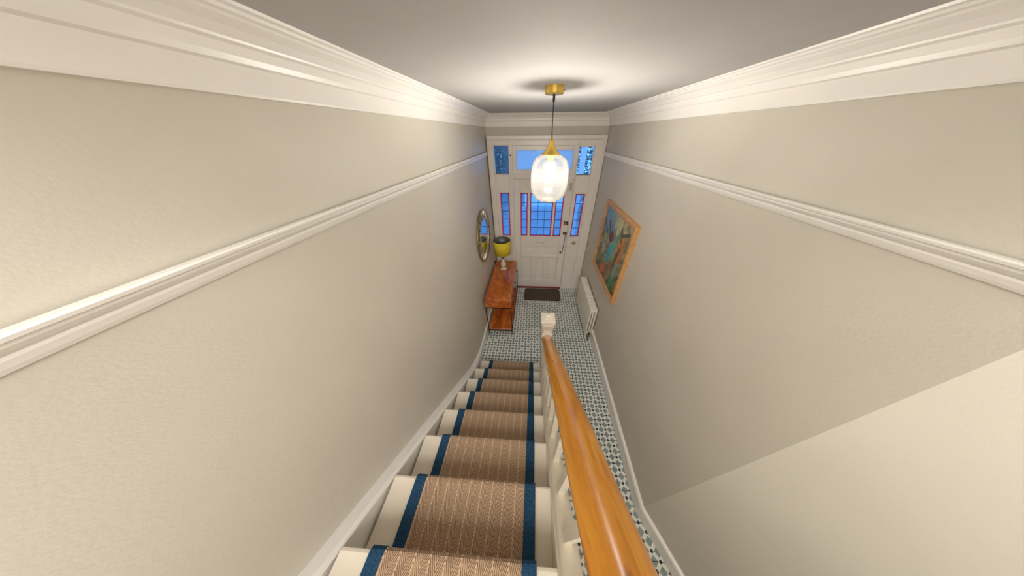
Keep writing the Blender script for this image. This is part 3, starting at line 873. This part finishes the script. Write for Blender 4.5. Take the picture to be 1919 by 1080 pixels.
# table lamp
tl = empty('table_lamp', (-0.565, 3.27, ZT), 'table lamp with mustard yellow drum shade on the console table', 'lamp')
bm = bmesh.new(); lathe(bm, [(0.058, 0), (0.062, 0.006), (0.060, 0.016), (0.040, 0.022), (0.030, 0.030)], 28); link('foot', bm, M['ceramic'], tl, True)
bm = bmesh.new(); lathe(bm, [(0.024, 0.030), (0.022, 0.038), (0.036, 0.055), (0.050, 0.085), (0.052, 0.110), (0.044, 0.145), (0.028, 0.175), (0.018, 0.20), (0.016, 0.22)], 28)
tag(link('body', bm, M['ceramic'], tl, True), 'cream ceramic rounded body')
bm = bmesh.new(); lathe(bm, [(0.016, 0.22), (0.020, 0.225), (0.020, 0.245), (0.010, 0.25), (0.010, 0.36), (0.016, 0.365), (0.016, 0.40), (0.008, 0.405)], 16); link('stem', bm, M['bronze'], tl, True)
bm = bmesh.new()
lathe(bm, [(0.145, 0.340), (0.158, 0.600)], 48, cap=False); lathe(bm, [(0.1415, 0.340), (0.1545, 0.600)], 48, cap=False)
n = len(bm.verts); bm.verts.ensure_lookup_table()
V = bm.verts
for k in range(48):
    k1 = (k + 1) % 48
    bm.faces.new((V[k], V[k1], V[96 + k1], V[96 + k])); bm.faces.new((V[48 + k], V[48 + k1], V[144 + k1], V[144 + k]))
sh = link('lamp_shade', bm, [M['yellow'], M['shadein']], tl, True)
for p in sh.data.polygons:
    c_ = p.center; nr = Vector((c_.x, c_.y, 0))
    if all((Vector(sh.data.vertices[i].co).xy.length < 0.1415 + 0.013 * (sh.data.vertices[i].co.z - 0.34) / 0.26 + 0.001) for i in p.vertices): p.material_index = 1
bm = bmesh.new()
for k in range(3):
    a = 2 * PI * k / 3 + .3
    tube(bm, [(0.012 * math.cos(a), 0.012 * math.sin(a), 0.412), (0.06 * math.cos(a), 0.06 * math.sin(a), 0.425), (0.141 * math.cos(a), 0.141 * math.sin(a), 0.425)], 0.0025, 6)
link('shade_spider', bm, M['silver'], tl)
bm = bmesh.new(); lathe(bm, [(0.010, 0.405), (0.013, 0.43), (0.028, 0.46), (0.030, 0.482), (0.020, 0.505), (0.004, 0.513)], 18); tag(link('bulb', bm, M['white'], tl, True), 'unlit white bulb')

# ------------------------------------------------------------------ mirror on the left wall
mr = empty('wall_mirror', (-A, 2.955, 1.645), 'round wall mirror with woven silver and gold leaf frame', 'mirror')
bm = bmesh.new(); lathe(bm, [(0.262, 0.014), (0.262, 0.020)], 64, axis='X'); link('mirror_glass', bm, M['mirror'], mr)
bm = bmesh.new(); lathe(bm, [(0.30, 0.001), (0.385, 0.001), (0.385, 0.012), (0.262, 0.0135)], 64, axis='X'); link('backing', bm, M['bronze_rim'], mr)
def ring(name, R_, r_, x, m):
    bm = bmesh.new(); pr_ = [(R_ + r_ * math.cos(a), x + r_ * math.sin(a)) for a in [2 * PI * k / 8 for k in range(8)]]
    rg = lathe(bm, pr_, 64, axis='X', cap=False)
    for k in range(64): bm.faces.new((rg[-1][k], rg[-1][(k + 1) % 64], rg[0][(k + 1) % 64], rg[0][k]))
    return link(name, bm, m, mr, True)
ring('inner_bead', 0.266, 0.009, 0.024, M['silver']); ring('outer_rim', 0.398, 0.011, 0.018, M['bronze_rim'])
bm = bmesh.new()
pts = [(0.275, 0), (0.30, 0.012), (0.33, 0.016), (0.36, 0.012), (0.392, 0.0), (0.36, -0.010), (0.33, -0.013), (0.30, -0.010)]
va = [bm.verts.new((0.014, y, z)) for y, z in pts]; vb = [bm.verts.new((0.030 + 0.006 * math.sin((y - .275) / .117 * PI), y * 1.0, z * .55)) for y, z in pts]
bm.faces.new(va); bm.faces.new(vb)
for k in range(8): bm.faces.new((va[k], vb[k], vb[(k + 1) % 8], va[(k + 1) % 8]))
NL = 60
leaf = link('woven_leaf', bm, M['silver'], mr)
leaf2 = inst(leaf, mr); leaf2.data = leaf.data.copy(); leaf2.data.materials[0] = M['bronze_rim']
for k in range(NL):
    a = 2 * PI * k / NL
    o = (leaf if k == 0 else leaf2 if k == 1 else inst(leaf if k % 3 else leaf2, mr))
    o.rotation_euler = (a, 0, 0)
    o.location = (0, 0, 0)

# socket/plug on the left wall behind the table
sk = empty('wall_plug', (-A, 3.47, 0.86), 'grey plug and hook on the left wall beyond the mirror', 'plug')
bx('back_plate', M['white'], 0.0005, 0.010, -0.035, 0.035, -0.05, 0.05, sk, 0.004)
bx('plug_body', M['bronze'], 0.0105, 0.045, -0.018, 0.018, -0.03, 0.03, sk, 0.006)

# ------------------------------------------------------------------ painting on the right wall
PY0, PY1, PZ0, PZ1 = 2.013, 3.078, 1.137, 2.188
pa = empty('framed_painting', (B, (PY0 + PY1) / 2, PZ0), 'large abstract painting in a pale oak frame on the right wall', 'painting')
hw, hh, fwid = (PY1 - PY0) / 2, PZ1 - PZ0, 0.062
def mitre(name, a, b_, inner):
    """one mitred frame side. a,b outer corners (y,z); inner = matching inner corners; stepped section"""
    bm = bmesh.new()
    (ya, za), (yb, zb), (yc, zc), (yd, zd) = a, b_, inner[1], inner[0]
    mid = lambda p, q, t_: (p[0] + (q[0] - p[0]) * t_, p[1] + (q[1] - p[1]) * t_)
    secs = []
    for P, Q in ((a, inner[0]), (b_, inner[1])):
        pl = [(0.0, -0.001), (0.0, -0.042), (0.12, -0.046), (0.35, -0.046), (0.42, -0.040), (0.85, -0.034), (1.0, -0.028), (1.0, -0.001)]
        secs.append([bm.verts.new((x, *mid(P, Q, t_))) for t_, x in pl])
    n = len(secs[0])
    for k in range(n): bm.faces.new((secs[0][k], secs[1][k], secs[1][(k + 1) % n], secs[0][(k + 1) % n]))
    bm.faces.new(secs[0]); bm.faces.new(secs[1])
    return link(name, bm, M['oak'], pa)
o4 = [(-hw, 0), (hw, 0), (hw, hh), (-hw, hh)]; i4 = [(-hw + fwid, fwid), (hw - fwid, fwid), (hw - fwid, hh - fwid), (-hw + fwid, hh - fwid)]
for k in range(4): mitre('frame_side', o4[k], o4[(k + 1) % 4], (i4[k], i4[(k + 1) % 4]))
# canvas: relief grid coloured with brush dabs. u: 0 = far (door) side, 1 = near side ; v: 0 bottom, 1 top
NC = 120
base_cols = []
def lerp(a, b_, t_): return tuple(x + (y - x) * t_ for x, y in zip(a, b_))
SKY, OLV, GRN, YEL = (0.16, 0.27, 0.34), (0.17, 0.16, 0.07), (0.10, 0.17, 0.06), (0.50, 0.47, 0.20)
dabs = []   # (u, v, length, width, angle, colour)
rd = random.Random(11)
def dab(u, v, L_, W_, ang, c): dabs.append((u, v, L_, W_, ang, c))
for _ in range(260):
    u, v = rd.random(), rd.random()
    if v > .68 and u < .5: c = rd.choice([(0.12, 0.24, 0.36), (0.22, 0.33, 0.38), (0.30, 0.38, 0.40)])
    elif v > .6: c = rd.choice([(0.48, 0.45, 0.20), (0.36, 0.38, 0.16), (0.22, 0.20, 0.12), (0.30, 0.20, 0.10)])
    elif v > .3: c = rd.choice([(0.16, 0.19, 0.12), (0.34, 0.30, 0.24), (0.10, 0.11, 0.11), (0.24, 0.26, 0.10), (0.40, 0.35, 0.26)])
    else: c = rd.choice([(0.12, 0.13, 0.05), (0.20, 0.20, 0.08), (0.09, 0.08, 0.05), (0.26, 0.24, 0.14)])
    dab(u, v, rd.uniform(.05, .14), rd.uniform(.015, .04), rd.uniform(.4, 1.9), c)
for a_ in ((.15, .72, .17, .02, -.7, (.03, .03, .05)), (.30, .74, .16, .018, -.9, (.03, .03, .05)), (.42, .66, .09, .07, .6, (.12, .02, .02)), (.22, .58, .07, .045, 1.2, (.30, .36, .06)),
           (.50, .46, .15, .06, 1.25, (.0, .42, .50)), (.47, .36, .08, .045, 1.3, (.0, .33, .44)), (.60, .66, .12, .035, 1.35, (.05, .38, .30)), (.80, .70, .14, .075, 1.2, (.50, .20, .03)), (.85, .55, .12, .05, 1.4, (.42, .16, .03)),
           (.66, .30, .26, .028, 1.05, (.38, .17, .05)), (.56, .12, .22, .028, 1.2, (.30, .11, .03)), (.75, .50, .2, .02, 1.3, (.05, .05, .04)), (.84, .86, .13, .02, .4, (.06, .05, .04)), (.74, .80, .1, .02, 1.9, (.05, .05, .03)),
           (.36, .10, .075, .06, .5, (.72, .09, .02)), (.42, .19, .05, .035, 1.4, (.62, .10, .03)), (.80, .16, .17, .05, 1.35, (.03, .26, .13)), (.82, .33, .13, .04, 1.4, (.25, .32, .26)), (.22, .38, .12, .03, 1.3, (.42, .40, .28)), (.12, .22, .10, .03, 1.1, (.20, .22, .10)),
           (.62, .88, .12, .05, 1.2, (.58, .56, .24)), (.50, .90, .10, .04, 1.1, (.42, .46, .24)), (.18, .90, .12, .07, 1.0, (.16, .33, .46))):
    dab(a_[0], a_[1], a_[2] * 1.15, a_[3] * 1.35, a_[4], a_[5])
me = bpy.data.meshes.new('canvas')
vs, fs = [], []
iw, ih = 2 * hw - 2 * fwid + 0.004, hh - 2 * fwid + 0.004
cols = []
for j in range(NC + 1):
    for i in range(NC + 1):
        u, v = i / NC, j / NC
        n1 = noise.noise(Vector((u * 5, v * 5, 3.1))); n2 = noise.noise(Vector((u * 22, v * 9, 7.7)))
        c = lerp(lerp(OLV, GRN, .5 + n1), lerp(SKY, YEL, max(0, min(1, u * 1.3 - .2))), max(0, min(1, (v - .45) * 2.5 + n1 * .5)))
        hgt = n2 * 0.2
        for (du, dv, L_, W_, an, cc) in dabs:
            ex, ey = u - du, v - dv
            if abs(ex) > .3 or abs(ey) > .3: continue
            p = ex * math.cos(an) + ey * math.sin(an); q = -ex * math.sin(an) + ey * math.cos(an) + 0.012 * n2
            d_ = (p / L_) ** 2 + (q / W_) ** 2
            if d_ < 1.0:
                k_ = min(1, (1 - d_) * 3.0) * .9
                c = lerp(c, cc, k_); hgt = .4 + n2 * .4
        c = tuple(max(0, x * (1 + n2 * .35)) for x in c)
        cols.append(c); vs.append((-0.024 - 0.0015 * hgt, hw - fwid + .002 - u * iw, fwid - .002 + v * ih))
for j in range(NC):
    for i in range(NC):
        a = j * (NC + 1) + i; fs.append((a, a + 1, a + NC + 2, a + NC + 1))
me.from_pydata(vs, [], fs)
ca = me.color_attributes.new('paint', 'FLOAT_COLOR', 'POINT')
for i, c in enumerate(cols): ca.data[i].color = c + (1,)
m, t, b = nt('oil_paint'); at = t.nodes.new('ShaderNodeVertexColor'); at.layer_name = 'paint'
t.links.new(at.outputs['Color'], b.inputs['Base Color']); b.inputs['Roughness'].default_value = 0.45
me.materials.append(m)
for p in me.polygons: p.use_smooth = True
cv = bpy.data.objects.new('canvas', me); COL.objects.link(cv); cv.parent = pa
bx('backing_board', M['mat'], -0.020, -0.002, -hw + .05, hw - .05, .05, hh - .05, pa)

# small screw hole / hook by the door on the right wall
bm = bmesh.new(); lathe(bm, [(0.011, 0), (0.011, -0.004), (0.007, -0.012)], 12, axis='X')
hk = link('wall_hook', bm, M['black']); hk.location = (B, 3.68, 1.21)
tag(hk, 'small dark hook on the right wall between door and painting', 'hook')

# ------------------------------------------------------------------ radiator
RY0, RN, RP = 2.36, 20, 0.0470
ra = empty('radiator', (B - 0.078, RY0, 0), 'ivory column radiator below the painting on the right wall', 'radiator')
bm = bmesh.new()
for k, x in enumerate((-0.044, 0.0, 0.044)):
    bm2 = bmesh.new()
    # column tube with rounded rectangular section
    box(bm, x - 0.0145, x + 0.0145, -0.0205, 0.0205, 0.125, 0.665, 0.009, 3)
for z in (0.135, 0.655):
    box(bm, -0.060, 0.060, -0.0225, 0.0225, z - 0.034, z + 0.034, 0.016, 3)
sec = link('radiator_section', bm, M['radiator'], ra, True)
for k in range(RN):
    o = sec if k == 0 else inst(sec, ra)
    o.location = (0, 0.0235 + k * RP, 0)
for y in (0.0235, 0.0235 + (RN - 1) * RP):
    bm = bmesh.new(); box(bm, -0.045, -0.025, y - .012, y + .012, 0, 0.105, .003); box(bm, 0.025, 0.045, y - .012, y + .012, 0, 0.105, .003); box(bm, -.045, .045, y - .012, y + .012, .09, .104, .002)
    link('foot', bm, M['radiator'], ra)
bm = bmesh.new(); tube(bm, [(0, -0.002, 0.135), (0, -0.045, 0.135)], 0.013, 12); tube(bm, [(0, -0.045, 0.15), (0, -0.045, 0.05), (0, -0.05, 0.001)], 0.010, 10)
va = link('valve', bm, M['bronze'], ra); tag(va, 'dark metal valve and pipe')
bm = bmesh.new(); lathe(bm, [(0.015, 0.15), (0.017, 0.16), (0.017, 0.19), (0.012, 0.20)], 14, (0, -0.045, 0)); link('valve_cap', bm, M['bronze'], va)

# ------------------------------------------------------------------ doormat
dm = empty('doormat', (0.225, 3.525, 0), 'dark brown doormat with rounded corners in front of the door', 'doormat')
def rrect(bm, hx, hy, r_, z0, z1):
    pts = []
    for cx_, cy_, a0 in ((hx - r_, hy - r_, 0), (-hx + r_, hy - r_, PI / 2), (-hx + r_, -hy + r_, PI), (hx - r_, -hy + r_, 1.5 * PI)):
        for k in range(7): pts.append((cx_ + r_ * math.cos(a0 + k * PI / 12), cy_ + r_ * math.sin(a0 + k * PI / 12)))
    prism(bm, pts, lambda p, a: (p[0], p[1], a), z0, z1)
bm = bmesh.new(); rrect(bm, 0.40, 0.212, 0.065, 0.0005, 0.007); link('rubber_edge', bm, M['matedge'], dm)
bm = bmesh.new(); rrect(bm, 0.385, 0.197, 0.055, 0.0072, 0.015); link('coir_pile', bm, M['mat'], dm)

# ------------------------------------------------------------------ pendant light
PX, PY = 0.103, 1.75
pl = empty('pendant_light', (PX, PY, CH), 'brass pendant light with ribbed frosted glass shade hanging in the hall', 'pendant lamp')
bm = bmesh.new(); lathe(bm, [(0.060, -0.0005), (0.060, -0.036), (0.057, -0.040), (0.012, -0.040)], 40); cr = link('ceiling_rose', bm, M['brass'], pl, False)
bm = bmesh.new(); lathe(bm, [(0.004, 0), (0.004, 0.004)], 10, (0.0605, -0.0, -0.02), axis='X'); link('screw', bm, M['black'], cr)
bm = bmesh.new(); lathe(bm, [(0.006, -0.040), (0.008, -0.048), (0.008, -0.072), (0.004, -0.080)], 14); link('cord_grip', bm, M['black'], cr)
bm = bmesh.new(); tube(bm, [(0, 0, -0.08), (0.0, 0, -0.16), (0.003, 0, -0.278)], 0.0032, 8); link('cable', bm, M['cable'], pl)
CO = 0.004
bm = bmesh.new(); lathe(bm, [(0.006, -0.255), (0.006, -0.277), (0.014, -0.279), (0.017, -0.286), (0.022, -0.305), (0.034, -0.330), (0.052, -0.350), (0.070, -0.364), (0.072, -0.368), (0.066, -0.367)], 40, (CO, 0, 0))
link('brass_cone', bm, M['brass'], pl, True)
gp = [(0.069, -0.002), (0.084, -0.007), (0.104, -0.018), (0.122, -0.037), (0.134, -0.062), (0.141, -0.095), (0.1445, -0.135), (0.1455, -0.175), (0.144, -0.215), (0.138, -0.250), (0.124, -0.282), (0.102, -0.306), (0.072, -0.322), (0.035, -0.330), (0.004, -0.332)]
bm = bmesh.new(); lathe(bm, gp, 64, cap=False)
gs = link('glass_shade', bm, M['shadeglass'], pl, True); gs.location = (CO, 0, -0.366)
bm = bmesh.new(); lathe(bm, [(0.018, -0.368), (0.021, -0.372), (0.021, -0.420), (0.016, -0.424)], 20, (CO, 0, 0)); link('lamp_holder', bm, M['brass'], pl, True)
bm = bmesh.new(); lathe(bm, [(0.013, -0.425), (0.016, -0.440), (0.034, -0.475), (0.042, -0.505), (0.040, -0.530), (0.026, -0.550), (0.004, -0.556)], 28, (CO, 0, 0))
tag(link('bulb', bm, M['bulb'], pl, True), 'lit round bulb')
